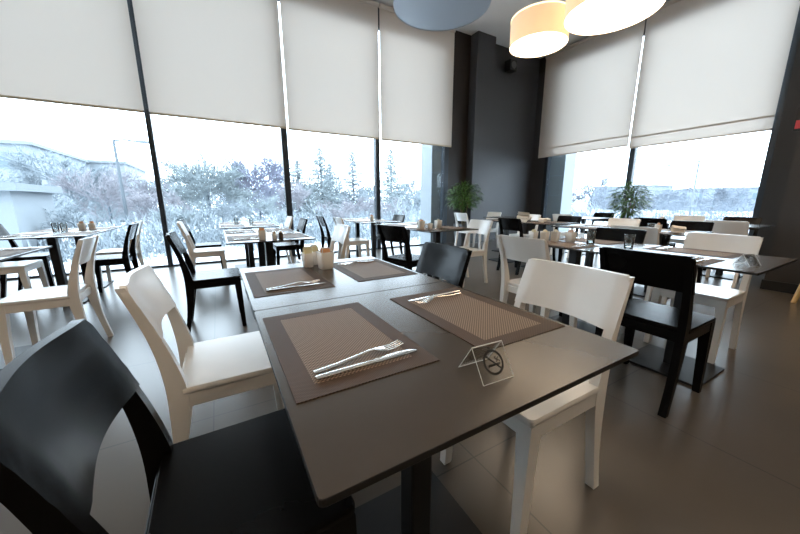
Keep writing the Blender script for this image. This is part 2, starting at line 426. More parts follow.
# ------------------------------------------------------------------ table
TW, TL = 0.745, 0.735
def make_table(label):
    t = thing('dining_table', label, 'table', group='dining tables')
    b = B()
    pts = rrect(-TW/2, TW/2, -TL/2, TL/2, 0.008, 3)
    vr = slab(b, pts, 0.738, 0.750, 0.0012)
    b.normal_update()
    for f in b.faces: f.material_index = 0 if f.normal.z > 0.9 or f.calc_center_median().z > 0.7495 else 1
    obj('tabletop', b, [M['table_top'], M['table_edge']], t)
    b = B(); box(b, -0.035, 0.035, -0.035, 0.035, 0.012, 0.722, 0.006); obj('column', b, M['table_metal'], t)
    b = B(); slab(b, rrect(-0.21, 0.21, -0.21, 0.21, 0.008, 3), 0.0, 0.014, 0.002); obj('base_plate', b, M['table_metal'], t)
    b = B(); box(b, -0.26, 0.26, -0.022, 0.022, 0.720, 0.7382, 0.002); box(b, -0.022, 0.022, -0.26, 0.26, 0.720, 0.7382, 0.002); obj('support_arm', b, M['table_metal'], t)
    return remember(t)
TAB = [None]
def table(cx, cy, label):
    if TAB[0] is None:
        TAB[0] = make_table(label); TAB[0].location = (cx, cy, 0); return TAB[0]
    return dup(TAB[0], label, (cx, cy, 0), 0, 'dining tables')

# placemat: 0.30 x 0.456, long side along local Y
def make_mat(label):
    t = thing('placemat', label, 'placemat', group='woven placemats')
    b = B(); w, l, bd = 0.150, 0.229, 0.042
    slab(b, rrect(-w+bd, w-bd, -l+bd, l-bd, 0.003, 2), 0.0, 0.0016); obj('woven_centre', b, M['mat_centre'], t)
    b = B()
    box(b, -w, w, -l, -l+bd, 0, 0.0019); box(b, -w, w, l-bd, l, 0, 0.0019)
    box(b, -w, -w+bd, -l+bd, l-bd, 0, 0.0019); box(b, w-bd, w, -l+bd, l-bd, 0, 0.0019)
    obj('woven_border', b, M['mat_border'], t)
    return remember(t)
MAT = [None]
def placemat(x, y, rz, label):
    if MAT[0] is None:
        MAT[0] = make_mat(label); MAT[0].location = (x, y, 0.7502); MAT[0].rotation_euler.z = rz; return MAT[0]
    return dup(MAT[0], label, (x, y, 0.7502), rz, 'woven placemats')

# fork and knife point along local +X, handle end at the origin
def ribbon(bm, prof):
    """prof: (x, y centre, half width, z, half thick)"""
    rs = []
    for x, yc, w, z, h in prof:
        rs.append([Vector((x, yc-w, z-h*0.4)), Vector((x, yc-w*0.6, z-h)), Vector((x, yc+w*0.6, z-h)), Vector((x, yc+w, z-h*0.4)),
                   Vector((x, yc+w, z+h*0.4)), Vector((x, yc+w*0.6, z+h)), Vector((x, yc-w*0.6, z+h)), Vector((x, yc-w, z+h*0.4))])
    rings(bm, rs)
def make_fork(label):
    t = thing('fork', label, 'fork', group='forks')
    b = B(); ribbon(b, [(0.0, 0, 0.006, .004, .0016), (0.01, 0, 0.0068, .004, .0018), (0.05, 0, 0.0058, .005, .0018), (0.10, 0, 0.0045, .0095, .0018), (0.125, 0, 0.0035, .0125, .0018), (0.140, 0, .0045, .012, .0016)])
    obj('handle', b, M['steel'], t, 50)
    b = B(); ribbon(b, [(0.137, 0, 0.0045, .012, .0014), (0.147, 0, 0.0105, .010, .0013), (0.160, 0, 0.0125, .007, .0012), (0.168, 0, .0125, .0058, .0011)])
    for k in range(4):
        y = -0.0105 + k*0.007
        ribbon(b, [(0.166, y, 0.0019, .0058, .001), (0.185, y, .0017, .0052, .001), (0.200, y, .0015, .0075, .0009), (0.212, y, .0008, .0108, .0007)])
    obj('head', b, M['steel'], t, 50)
    return remember(t)
def make_knife(label):
    t = thing('knife', label, 'knife', group='knives')
    b = B(); ribbon(b, [(0.0, 0, 0.006, .004, .002), (0.008, 0, 0.0072, .004, .003), (0.06, 0, 0.0064, .004, .0032), (0.11, 0, 0.006, .004, .003), (0.122, 0, .0055, .004, .0025)])
    obj('handle', b, M['steel'], t, 50)
    b = B(); ribbon(b, [(0.121, 0, 0.005, .004, .0018), (0.135, 0.001, 0.0085, .004, .0012), (0.19, 0.0015, 0.0092, .004, .001), (0.215, 0.000, 0.007, .004, .001), (0.230, -0.004, .0018, .004, .0008)])
    obj('blade', b, M['steel'], t, 50)
    return remember(t)
FK, KN = [None], [None]
def cutlery(store, make, x, y, z, rz, label, group):
    if store[0] is None:
        store[0] = make(label); store[0].location = (x, y, z); store[0].rotation_euler.z = rz; return store[0]
    return dup(store[0], label, (x, y, z), rz, group)
ZM = 0.7522

def setting(side, tx, ty, where, cut=True, dx=0.0, dy=0.0, jf=0.0, jk=0.0):
    """one place laid on the table centred (tx,ty); side -1 = diner on the left (-X)"""
    mx = tx + side*(TW/2 - 0.1665) + dx; my = ty + dy
    placemat(mx, my, 0 if side < 0 else PI, 'brown woven placemat, %s' % where)
    if not cut: return
    if side < 0:
        cutlery(FK, make_fork, mx-0.100, my-0.152, ZM, 0.10+jf, 'steel fork on placemat, %s' % where, 'forks')
        cutlery(KN, make_knife, mx-0.102, my-0.174, ZM, 0.02+jk, 'steel knife on placemat, %s' % where, 'knives')
    else:
        cutlery(FK, make_fork, mx+0.100, my+0.150, ZM, PI+0.14+jf, 'steel fork on placemat, %s' % where, 'forks')
        cutlery(KN, make_knife, mx+0.115, my+0.172, ZM, PI+0.06+jk, 'steel knife on placemat, %s' % where, 'knives')

# ------------------------------------------------------------------ small table things
def cup_mesh(w, h, tap=0.86):
    b = B()
    def rr(s, z, k): return [Vector((x, y, z)) for x, y in rrect(-s, s, -s, s, s*k, 5)]
    s0, s1 = w/2*tap, w/2
    rings(b, [rr(s0*0.9, 0, .5), rr(s0, 0.004, .45), rr(s0+(s1-s0)*0.5, h*0.5, .4), rr(s1, h-0.002, .4), rr(s1-0.001, h, .4), rr(s1-0.0035, h-0.001, .4), rr(s0-0.003, 0.010, .4)])
    return b
def cup(x, y, label, w=0.062, h=0.085, rz=0.0, group='white porcelain cups'):
    o = obj('sachet_cup', cup_mesh(w, h), M['ceramic'], None, 45, (x, y, 0.7502)); o.rotation_euler.z = rz
    return tag(o, label, 'cup', group)
def sachet_mesh():
    b = B(); rs = []
    for z, t in ((0, .0004), (0.006, .0006), (0.012, .0022), (0.05, .003), (0.074, .002), (0.082, .0006), (0.088, .0004)):
        rs.append([Vector((-0.019, -t, z)), Vector((0.019, -t, z)), Vector((0.019, t, z)), Vector((-0.019, t, z))])
    rings(b, rs); return b
SM = {}
def sachets(x, y, rz, n, mats, label, lift=0.011, group='paper sachets', tilt=0.12):
    """paper sachets standing in a cup, one object each"""
    for k in range(n):
        mk = mats[k % len(mats)]
        if mk not in SM:
            o = obj('paper_sachet', sachet_mesh(), M[mk]); SM[mk] = o.data
        else:
            o = bpy.data.objects.new('paper_sachet', SM[mk]); COL.objects.link(o)
        off = (k-(n-1)/2)*0.0066
        o.location = (x - off*math.sin(rz), y + off*math.cos(rz), 0.7502+lift+0.004*((k*7) % 3))
        o.rotation_euler = (0, 0, rz); 
        col = mk.split('_')[1]
        tag(o, '%s paper sachet standing in the %s' % (col, label), 'sachet', '%s sachets in the %s' % (col, label))
def tumbler(x, y, label):
    b = B(); lathe(b, [(0.026, 0), (0.028, 0.003), (0.033, 0.098), (0.0325, 0.10), (0.031, 0.099), (0.026, 0.010), (0.0, 0.009)], 24)
    return tag(obj('glass_tumbler', b, M['tumbler'], None, 50, (x, y, 0.7502)), label, 'glass', 'glass tumblers')
def shaker(x, y, mat, label):
    t = thing('shaker', label, 'shaker', (x, y, 0.7502), 0, 'salt and pepper shakers')
    b = B(); lathe(b, [(0.019, 0), (0.021, 0.003), (0.020, 0.045), (0.016, 0.056)], 18); obj('body', b, M[mat], t, 50)
    b = B(); lathe(b, [(0.0165, 0.0555), (0.0175, 0.058), (0.0165, 0.068), (0.008, 0.074)], 18); obj('cap', b, M['steel'], t, 50)
    return t
def napkins(x, y, rz, label, n=3, sc=1.0):
    b = B(); random.seed(int(abs(x*1000)))
    for k in range(n):
        a = rz + 0.1*(k-1); c, s = math.cos(a), math.sin(a); w, d = 0.075, 0.055
        z = 0.004 + k*0.006
        rs = []
        for i in range(7):
            u = -1+2*i/6; zz = z + 0.022*math.sin(2.2*u+k)*abs(u) + 0.012
            rs.append([Vector((c*u*w - s*v*d, s*u*w + c*v*d, zz + dz)) for v, dz in ((-1, -0.002), (1, 0.006), (1, 0.010), (-1, 0.003))])
        rings(b, rs)
    zmin = min(v.co.z for v in b.verts)
    for v in b.verts: v.co = Vector((v.co.x*sc, v.co.y*sc, (v.co.z-zmin)*sc*1.5))
    return tag(obj('paper_napkin', b, M['napkin'], None, 40, (x, y, 0.7502)), label, 'napkin')

def tent_sign(x, y, rz, label):
    """clear folded acrylic tent with a no-smoking mark on both slopes"""
    t = thing('tent_sign', label, 'sign', (x, y, 0.7502), rz, 'acrylic no-smoking tents')
    W2, H, D = 0.038, 0.059, 0.038
    L = math.hypot(H, D)
    for sg in (-1, 1):
        def pt(u, v, e=0.0):   # u across, v 0 bottom..1 ridge, e outwards
            n = Vector((0, sg*H, D)).normalized()
            return Vector((u, sg*D*(1-v), H*v)) + n*e
        b = B(); rings(b, [[pt(-W2, 0, -0.0008), pt(-W2, 0, .0008), pt(-W2, 1, .0008), pt(-W2, 1, -.0008)], [pt(W2, 0, -.0008), pt(W2, 0, .0008), pt(W2, 1, .0008), pt(W2, 1, -.0008)]])
        pn = obj('acrylic_panel', b, M['acrylic'], t)
        e = B()
        for a, c in (((-W2, 0), (W2, 0)), ((-W2, 0), (-W2, 1)), ((W2, 0), (W2, 1))):
            tube(e, [pt(*a), pt(*c)], 0.0007, 5)
        obj('panel_edge', e, M['acrylic_edge'], pn)
        m = B(); cv = 0.50; R = 0.0235
        def P2(px, py, e=0.0014): return pt(px*(1 if sg < 0 else -1), cv + py/L, e)
        n = 40
        for i in range(n):
            a0, a1 = 2*PI*i/n, 2*PI*(i+1)/n
            q = [P2(R*math.cos(a)*k, R*math.sin(a)*k) for a, k in ((a0, .83), (a0, 1.02), (a1, 1.02), (a1, .83))]
            m.faces.new([m.verts.new(v) for v in q])
        def quad(cx, cy, w, h, ang):
            c, s = math.cos(ang), math.sin(ang)
            q = [P2(cx + c*u*w - s*v*h, cy + s*u*w + c*v*h) for u, v in ((-1, -1), (1, -1), (1, 1), (-1, 1))]
            m.faces.new([m.verts.new(v) for v in q])
        quad(0, 0, 0.0215, 0.0016, -PI/4)
        quad(-0.0055, -0.005, 0.008, 0.0022, 0); quad(0.0075, -0.005, 0.0035, 0.0022, 0)
        quad(0.0125, -0.005, 0.0008, 0.0022, 0); quad(0.0145, -0.005, 0.0007, 0.0022, 0)
        for k in range(8):
            a = k*0.55; quad(0.008+0.0025*math.sin(a*1.6), 0.000+k*0.0013, 0.0016, 0.0007, 0.7*math.cos(a*1.6))
        for k in range(8):
            a = k*0.55; quad(0.013+0.0022*math.sin(a*1.6+1), 0.000+k*0.0011, 0.0014, 0.0007, 0.7*math.cos(a*1.6+1))
        obj('no_smoking_mark', m, M['ink'], pn)
    r = B(); tube(r, [(-W2, 0, H), (W2, 0, H)], 0.0012, 6); obj('ridge', r, M['acrylic_edge'], t)
    return remember(t)

# ------------------------------------------------------------------ furnish
RT, LT = 0.0, PI       # rotation for chairs facing +X / -X
def row(x0, y0, k): return x0+TW/2, y0+TL/2+(TL+0.006)*k

# A1: the two tables pushed together in front of the camera
x0, y0 = 0.0655, 0.302
ca = row(x0, y0, 0); cb = (x0+TW/2, 1.0425+0.367)
t1 = table(*ca, 'dark table in front carrying the clear no-smoking tent')
t2 = table(*cb, 'dark table carrying the three white cups, pushed against the front table')
setting(-1, *ca, 'left side of the front table before the near black chair', dx=-0.0, dy=0.055, jf=0.01)
setting(1, *ca, 'right side of the front table before the white chair', dy=0.035)
setting(-1, *cb, 'left of the three white cups on the second table', dy=0.01)
setting(1, *cb, 'right of the three white cups on the second table', dy=0.035)
chair('black', -0.035, 0.718, 0.02, 'black chair in the near left corner, the biggest chair in view')
chair('white', -0.028, 1.410, RT, 'cream white chair on the left between two black chairs, at the table with three cups')
chair('white', 0.945, 0.705, LT, 'cream white chair at the right side of the front table with the tent sign')
chair('black', 0.879, 1.430, LT, 'black chair pushed in close behind the far right placemat of the cup table')
cup(0.455, 1.560, 'largest white cup in front of its two companions, orange sachets inside', 0.074, 0.088, 0.2)
sachets(0.455, 1.560, 0.25, 6, ['sachet_orange', 'sachet_orange', 'sachet_white'], 'largest white cup')
cup(0.385, 1.645, 'white cup with yellow cream sachets, left of the largest cup', 0.056, 0.075, 0.1)
sachets(0.385, 1.645, 0.15, 4, ['sachet_cream'], 'left white cup')
cup(0.435, 1.700, 'white cup standing hidden between and behind the two front cups', 0.056, 0.075, 0.3)
sachets(0.435, 1.700, 0.3, 4, ['sachet_cream', 'sachet_white'], 'rear white cup')
tent_sign(0.435, 0.413, -0.06, 'clear acrylic tent with black no-smoking marks on the front table')

# A2: behind it
x0, y0 = 0.035, 2.95
ca, cb = row(x0, y0, 0), row(x0, y0, 1)
table(*ca, 'dark table behind the cup table, black chair at its left')
table(*cb, 'dark table joined to the far side of the table with the orange sachet cup')
W = ['on the table with the orange sachet cup', 'on the table just beyond the orange sachet cup']
setting(-1, *ca, 'left side, '+W[0]); setting(1, *ca, 'right side, '+W[0])
setting(-1, *cb, 'left side, '+W[1]); setting(1, *cb, 'right side, '+W[1])
chair('black', -0.105, 3.185, RT, 'black chair in profile left of the cup table, in front of the window mullion')
chair('white', 0.925, 3.30, LT, 'cream white chair seen from its backrest just behind the three white cups')
cup(0.33, 3.10, 'white cup of orange sachets at the near edge of the second row table', 0.066, 0.085)
sachets(0.33, 3.10, 0.2, 6, ['sachet_orange', 'sachet_orange', 'sachet_white'], 'cup of the second row table')
shaker(0.43, 3.07, 'ceramic', 'white salt shaker beside the orange sachet cup of the second row table')
shaker(0.49, 3.09, 'pepper', 'dark pepper shaker beside the orange sachet cup of the second row table')

# A3: against the window
x0, y0 = 0.0, 4.75
ca, cb = row(x0, y0, 0), row(x0, y0, 1)
table(*ca, 'dark table third back from the front table, near the window')
table(*cb, 'dark table against the window under the round-crowned trees')
W = ['on the third table back near the window', 'on the table against the window under the round trees']
for k, c in enumerate((ca, cb)):
    setting(-1, *c, 'left side, '+W[k], cut=False); setting(1, *c, 'right side, '+W[k], cut=False)
chair('white', -0.19, 4.93, RT, 'cream white chair in profile beyond the black chair and left of the third table back')
chair('black', -0.22, 5.62, RT, 'black chair by the window, its top showing past a cream chair')
chair('black', 0.90, 5.00, LT, 'black chair right of the third table back, in line with the second mullion')
chair('white', 0.85, 5.80, LT, 'cream white chair by the window just left of the second mullion')
tumbler(0.24, 5.60, 'glass tumbler, left one of two on the table against the window')
tumbler(0.44, 5.42, 'glass tumbler, right one of two on the table against the window')

# B1: second row to the right, nearest to the pillar
x0, y0 = 2.185, 0.405
ca, cb = row(x0, y0, 0), row(x0, y0, 1)
table(*ca, 'dark table on the right, its corner near the dark pillar')
table(*cb, 'dark table on the right with three beige cups')
W = ['on the right table near the pillar', 'on the right table with the beige cups']
setting(-1, *ca, 'behind the black chair, '+W[0], dy=0.06); setting(1, *ca, 'before the white chair, '+W[0], dy=0.06)
setting(-1, *cb, 'left side, '+W[1]); setting(1, *cb, 'right side, '+W[1])
chair('black', 2.10, 0.750, RT, 'black chair seen from behind, right of the front cream chair')
chair('white', 2.095, 1.50, RT, 'cream white chair seen from behind, at the left of the beige cups table')
chair('white', 3.04, 0.835, LT, 'cream white chair facing us at the table near the dark pillar')
chair('black', 2.955, 1.50, LT, 'black chair facing us behind the glass tumblers')
tent_sign(2.42, 0.50, -0.35, 'clear acrylic tent lying at the table corner near the dark pillar')
for k, (cx, cy, lb) in enumerate(((2.33, 1.76, 'beige-filled white cup nearest the black corner side of its table'), (2.40, 1.70, 'middle one of the three beige-filled white cups'), (2.47, 1.65, 'beige-filled white cup nearest the tumblers'))):
    cup(cx, cy, lb, 0.064, 0.085, 0.1*k)
    sachets(cx, cy, 0.2, 4, ['sachet_cream', 'sachet_white'], ('first beige cup', 'middle beige cup', 'beige cup by the tumblers')[k], 0.006)
cup(2.53, 1.55, 'taller white holder with pink-white paper beside the tumblers', 0.070, 0.085)
sachets(2.53, 1.55, 0.3, 6, ['sachet_white', 'sachet_orange'], 'taller white holder')
tumbler(2.585, 1.415, 'glass tumbler in front of its neighbour on the beige cups table')
tumbler(2.66, 1.46, 'glass tumbler behind its neighbour on the beige cups table')
tumbler(2.56, 1.13, 'glass tumbler near the seam of the two right tables')

# B2
x0, y0 = 2.05, 2.90
ca, cb = row(x0, y0, 0), row(x0, y0, 1)
table(*ca, 'dark table between a black chair and a cream chair in the middle of the room')
table(*cb, 'dark table joined to the far side of the middle table with the green sachets')
W = ['on the middle table with the green sachets', 'on the far half of the middle table']
setting(-1, *ca, 'left side, '+W[0]); setting(1, *ca, 'right side, '+W[0])
setting(-1, *cb, 'left side, '+W[1], cut=False); setting(1, *cb, 'right side, '+W[1], cut=False)
chair('black', 1.83, 3.04, 0.28, 'black chair with shiny seat at the left of the middle table')
chair('white', 2.862, 3.19, LT, 'cream white chair with open back at the right of the middle table')
cup(2.20, 3.30, 'white cup of orange sachets on the middle table', 0.085, 0.10)
sachets(2.20, 3.30, 0.2, 6, ['sachet_orange', 'sachet_white'], 'orange cup on the middle table', 0.022)
cup(2.30, 3.25, 'small empty white cup between orange and green sachets on the middle table', 0.055, 0.07)
cup(2.45, 3.28, 'white cup of green sachets on the middle table', 0.080, 0.10)
sachets(2.45, 3.28, 0.2, 4, ['sachet_white', 'sachet_green'], 'green cup on the middle table', 0.022)

# B3
x0, y0 = 2.0, 4.72
ca, cb = row(x0, y0, 0), row(x0, y0, 1)
table(*ca, 'dark table behind the middle table, toward the larches')
table(*cb, 'dark table against the window below the larches')
W = ['on the table behind the middle table', 'on the window table below the larches']
for k, c in enumerate((ca, cb)):
    setting(-1, *c, 'left side, '+W[k], cut=False); setting(1, *c, 'right side, '+W[k], cut=False)
chair('white', 1.930, 4.98, RT, 'cream white chair whose seat shows right of the cream backrest behind the cups')
chair('black', 1.82, 5.62, RT, 'black chair at the window left of the third mullion')
chair('black', 2.815, 5.36, LT, 'black chair facing left in front of the window right of the third mullion')
cup(2.42, 5.25, 'white cup of orange sachets on the table behind the middle table', 0.066, 0.085)
sachets(2.42, 5.25, 0.2, 4, ['sachet_orange', 'sachet_white'], 'cup below the larches', 0.008)

# C1 / D1: toward the right window
c1 = (4.0+TW/2, 1.28+TL/2); c1b = (c1[0], c1[1]+TL+0.006)
table(*c1, 'dark table behind the cream chair that faces us near the pillar')
table(*c1b, 'dark table farther along, in front of the second potted plant')
for s_, sd in ((-1, 'left'), (1, 'right')):
    setting(s_, *c1, sd+' side, on the table behind the right cream chair', cut=False)
    setting(s_, *c1b, sd+' side, on the table in front of the second plant', cut=False)
chair('white', 3.86, 1.57, RT, 'cream white chair seen from behind, beyond the black chair at the tumblers')
chair('black', 4.87, 1.60, LT, 'black chair half hidden behind cream backs, to the right of the second plant')
chair('white', 4.87, 2.36, LT, 'cream white chair just under the second plant')
tumbler(4.10, 1.62, 'glass tumbler on the table behind the right cream chair')
cup(4.22, 1.60, 'white cup on the table behind the right cream chair', 0.06, 0.08)
sachets(4.22, 1.60, 0.2, 4, ['sachet_orange', 'sachet_white'], 'cup behind the right cream chair', 0.008)
napkins(4.30, 1.45, 0.4, 'white crumpled paper napkin on the table behind the right cream chair')
d1 = (5.98+TW/2, 1.20+TL/2); d1b = (d1[0], d1[1]+TL+0.006)
table(*d1, 'dark table with a bluish shine beside the right window end')
table(*d1b, 'dark table by the right window, next to the bluish shining one')
chair('white', 5.84, 1.42, RT, 'cream white chair whose plain back stands before the bluish window table')
chair('black', 5.84, 2.24, RT, 'black chair with its back to us below the street lamp of the right window')
chair('black', 6.84, 1.62, LT, 'black chair at the end of the right window, by the dark wall')
chair('white', 6.84, 2.26, LT, 'cream white chair by the right window under its street lamp')
cup(6.15, 2.30, 'white cup with tan sachets on the table by the right window', 0.07, 0.085)
sachets(6.15, 2.30, 0.2, 4, ['sachet_cream', 'sachet_orange'], 'cup by the right window', 0.008)

# C2 / D2 / C3: the corner
x0, y0 = 4.20, 2.92
ca, cb = row(x0, y0, 0), row(x0, y0, 1)
table(*ca, 'dark table with heaped napkins before the dark corner')
table(*cb, 'dark table behind the heaped napkins')
for k, c in enumerate((ca, cb)):
    for s_, sd in ((-1, 'left'), (1, 'right')):
        setting(s_, *c, sd+' side, '+('on the table with heaped napkins', 'on the table behind the heaped napkins')[k], cut=False)
chair('black', 4.03, 3.30, RT, 'black chair before the dark corner wall, left of the heaped napkins')
chair('black', 5.02, 3.28, LT, 'black chair with an open frame back before the right window far end')
chair('white', 5.02, 4.06, LT, 'cream white chair behind the heaped napkins')
napkins(4.36, 3.50, 0.3, 'white crumpled napkin heap on the table before the dark corner', 5, 1.55)
napkins(4.55, 3.25, -0.3, 'white folded napkin lying right of the napkin heap', 3)
cup(4.45, 3.62, 'white cup behind the napkin heap', 0.062, 0.08)
sachets(4.45, 3.62, 0.2, 4, ['sachet_orange', 'sachet_white'], 'cup behind the napkin heap', 0.008)
d2 = (6.25+TW/2, 3.45+TL/2)
table(*d2, 'dark table near the right window far end')
chair('white', 6.12, 3.82, RT, 'cream white chair with its back to us before the right window far end')
chair('black', 7.10, 3.80, LT, 'black chair close to the right window behind the second plant')
c3 = (5.45, 4.80)
table(*c3, 'dark table under the first potted plant')
chair('white', 4.93, 5.46, RT, 'cream white chair under the first plant, left one of the two')
chair('white', 5.50, 5.46, LT, 'cream white chair under the first plant, right one of the two')

# left column
l2 = (-1.91+TW/2, 2.78+TL/2)
table(*l2, 'dark table at the left edge of the view, beside the near cream chair')
setting(1, *l2, 'right side, on the left edge table', dy=0.02)
setting(-1, *l2, 'left side, on the left edge table', cut=False)
chair('white', -1.085, 3.12, LT+0.03, 'cream white chair with curved legs at the left edge table')
x0, y0 = -1.95, 4.42
ca, cb = row(x0, y0, 0), row(x0, y0, 1)
table(*ca, 'dark table at the left below the white block of flats')
table(*cb, 'dark table at the left against the window')
W = ['on the left table below the flats', 'on the left table against the window']
for k, c in enumerate((ca, cb)):
    setting(-1, *c, 'left side, '+W[k], cut=k == 0); setting(1, *c, 'right side, '+W[k], cut=k == 0)
chair('black', -1.13, 4.85, LT, 'black chair seen edge-on in front of the bright window at the left')
chair('white', -1.19, 5.50, LT, 'cream white chair whose seat shows beyond the edge-on black chair')
chair('white', -1.98, 4.80, RT, 'cream white chair at the left edge, seat end showing under the table')
chair('black', -2.06, 5.54, RT, 'black chair at the left edge of the view by the window')
cup(-1.48, 5.36, 'white cup of orange sachets on the left table against the window', 0.07, 0.085)
sachets(-1.48, 5.36, 0.2, 6, ['sachet_orange', 'sachet_white'], 'cup on the left window table')
cup(-1.40, 5.42, 'white cup right of the orange sachet cup on the left window table', 0.07, 0.08)
sachets(-1.40, 5.42, 0.2, 4, ['sachet_orange'], 'second cup on the left window table', 0.008)
tumbler(-1.60, 5.22, 'glass tumbler standing left of the cups on the left window table')
tumbler(-1.69, 5.28, 'glass tumbler farthest from the cups on the left window table')

# ------------------------------------------------------------------ pendants
def pendant(x, y, z, r, h, lit, label):
    t = thing('pendant_lamp', label, 'lamp', (x, y, z), 0, 'drum pendant lamps')
    n = 48
    b = B(); rings(b, [circ((0, 0, 0.0), r, n), circ((0, 0, h), r, n), circ((0, 0, h), r-0.004, n), circ((0, 0, 0.0), r-0.004, n), circ((0, 0, 0.0), r, n)], cap=False)
    bmesh.ops.remove_doubles(b, verts=b.verts, dist=1e-5)
    obj('lamp_shade', b, M['lamp_fabric'] if lit else M['lamp_fabric_off'], t, 40)
    b = B(); rings(b, [circ((0, 0, 0.006), r-0.006, n), circ((0, 0, 0.012), r-0.006, n)]); obj('diffuser', b, M['lamp_glow'] if lit else M['lamp_off'], t)
    b = B(); rings(b, [circ((0, 0, h-0.004), r+0.004, n), circ((0, 0, h+0.012), r+0.004, n), circ((0, 0, h+0.012), r-0.012, n), circ((0, 0, h-0.004), r-0.012, n), circ((0, 0, h-0.004), r+0.004, n)], cap=False)
    bmesh.ops.remove_doubles(b, verts=b.verts, dist=1e-5)
    obj('rim', b, M['lamp_rim'] if lit else M['lamp_fabric_off'], t)
    b = B(); tube(b, [(0, 0, h*0.6), (0, 0, ZC-z)], 0.006, 8); obj('cord', b, M['cord'], t)
    b = B()
    for k in range(3):
        a = k*2*PI/3; tube(b, [(0, 0, h*0.75), ((r-0.005)*math.cos(a), (r-0.005)*math.sin(a), h-0.01)], 0.003, 6)
    lathe(b, [(0.025, h*0.62), (0.025, h*0.8)], 16); obj('lamp_holder', b, M['cord'], t)
    b = B(); lathe(b, [(0.02, h*0.30), (0.042, h*0.38), (0.045, h*0.46), (0.035, h*0.56), (0.02, h*0.62)], 16); obj('bulb', b, M['bulb'] if lit else M['ceramic'], t, 50)
    b = B(); lathe(b, [(0.06, ZC-z-0.03), (0.06, ZC-z-0.002)], 20); obj('ceiling_rose', b, M['cord'], t, 40)
    return t
pendant(2.31, 3.12, 3.14, 0.52, 0.42, False, 'unlit grey drum pendant, its bluish underside towards us, left of the lit ones')
pendant(4.10, 3.28, 3.2, 0.375, 0.33, True, 'lit drum pendant showing its warm cream side, in front of the dark corner')
pendant(4.17, 2.36, 3.2, 0.49, 0.40, True, 'lit drum pendant with a broad glowing underside, nearest the right blinds')
for k, (x, y) in enumerate(((-1.2, -0.6), (1.6, -1.2), (3.9, -0.4), (-3.6, 1.4))):  # out-of-view pendants added as warm fill for the room
    pendant(x, y, 3.3, 0.45, 0.42, True, ('unseen lit drum pendant added for fill light, overhead behind the near black chair', 'unseen lit drum pendant added for fill light at the rear of the room', 'unseen lit drum pendant added for fill light over the aisle before the pillar', 'unseen lit drum pendant added for fill light at the left rear')[k])

# ------------------------------------------------------------------ plants
def plant(x, y, label, zpot, zc, rc, hc, seed, n=340):
    random.seed(seed)
    t = thing('potted_plant', label, 'plant', (x, y, 0), 0, 'potted plants')
    b = B(); R = lambda s, z: [Vector((px, py, z)) for px, py in rrect(-s, s, -s, s, 0.02, 3)]
    rings(b, [R(0.13, 0), R(0.17, zpot), R(0.155, zpot), R(0.15, zpot-0.05)]); obj('planter', b, M['planter'], t, 40)
    b = B(); rings(b, [R(0.149, zpot-0.06), R(0.149, zpot-0.045)]); obj('soil', b, M['soil'], t)
    b = B(); tips = []
    for k in range(5):
        a = random.uniform(0, 2*PI); r = random.uniform(0.05, rc*0.6); zt = zc + random.uniform(-0.1, 0.5)*hc
        p0 = Vector((0.03*math.cos(a), 0.03*math.sin(a), zpot-0.05)); p2 = Vector((r*math.cos(a), r*math.sin(a), zt))
        p1 = (p0+p2)/2 + Vector((0, 0, 0.05)); tube(b, [p0, p1, p2], [0.014, 0.010, 0.006], 7); tips.append((p1, p2))
    obj('stem', b, M['stem'], t, 50)
    f = B()
    for k in range(n):
        while True:
            d = Vector((random.uniform(-1, 1), random.uniform(-1, 1), random.uniform(-1, 1)))
            if 0.15 < d.length < 1: break
        c = Vector((d.x*rc*0.8, d.y*rc*0.8, zc + d.z*hc*0.5))
        out = Vector((d.x, d.y, 0.25*d.z+0.15)); out.normalize()
        L = random.uniform(0.10, 0.19); w = random.uniform(0.010, 0.017)
        side = out.cross(Vector((0, 0, 1))); side.normalize(); side = (side + Vector((0, 0, random.uniform(-.5, .5)))).normalized()
        pts = [c, c+out*L*0.35+Vector((0, 0, 0.01)), c+out*L*0.7+Vector((0, 0, -0.015)), c+out*L+Vector((0, 0, -0.07*L/0.15))]
        ws = [0.002, w, w*0.8, 0.001]
        vs = [(f.verts.new(p-side*q), f.verts.new(p+side*q)) for p, q in zip(pts, ws)]
        for a_, b_ in zip(vs, vs[1:]): f.faces.new((a_[0], a_[1], b_[1], b_[0]))
    obj('foliage', f, M['leaf'], t)
    return t
plant(5.18, 5.93, 'bushy green potted plant before the dark brown wall in the corner', 0.55, 1.20, 0.43, 0.60, 3, 700)
plant(7.50, 3.42, 'bushy green potted plant in front of the right window mullion', 0.45, 1.10, 0.38, 0.66, 5, 700)

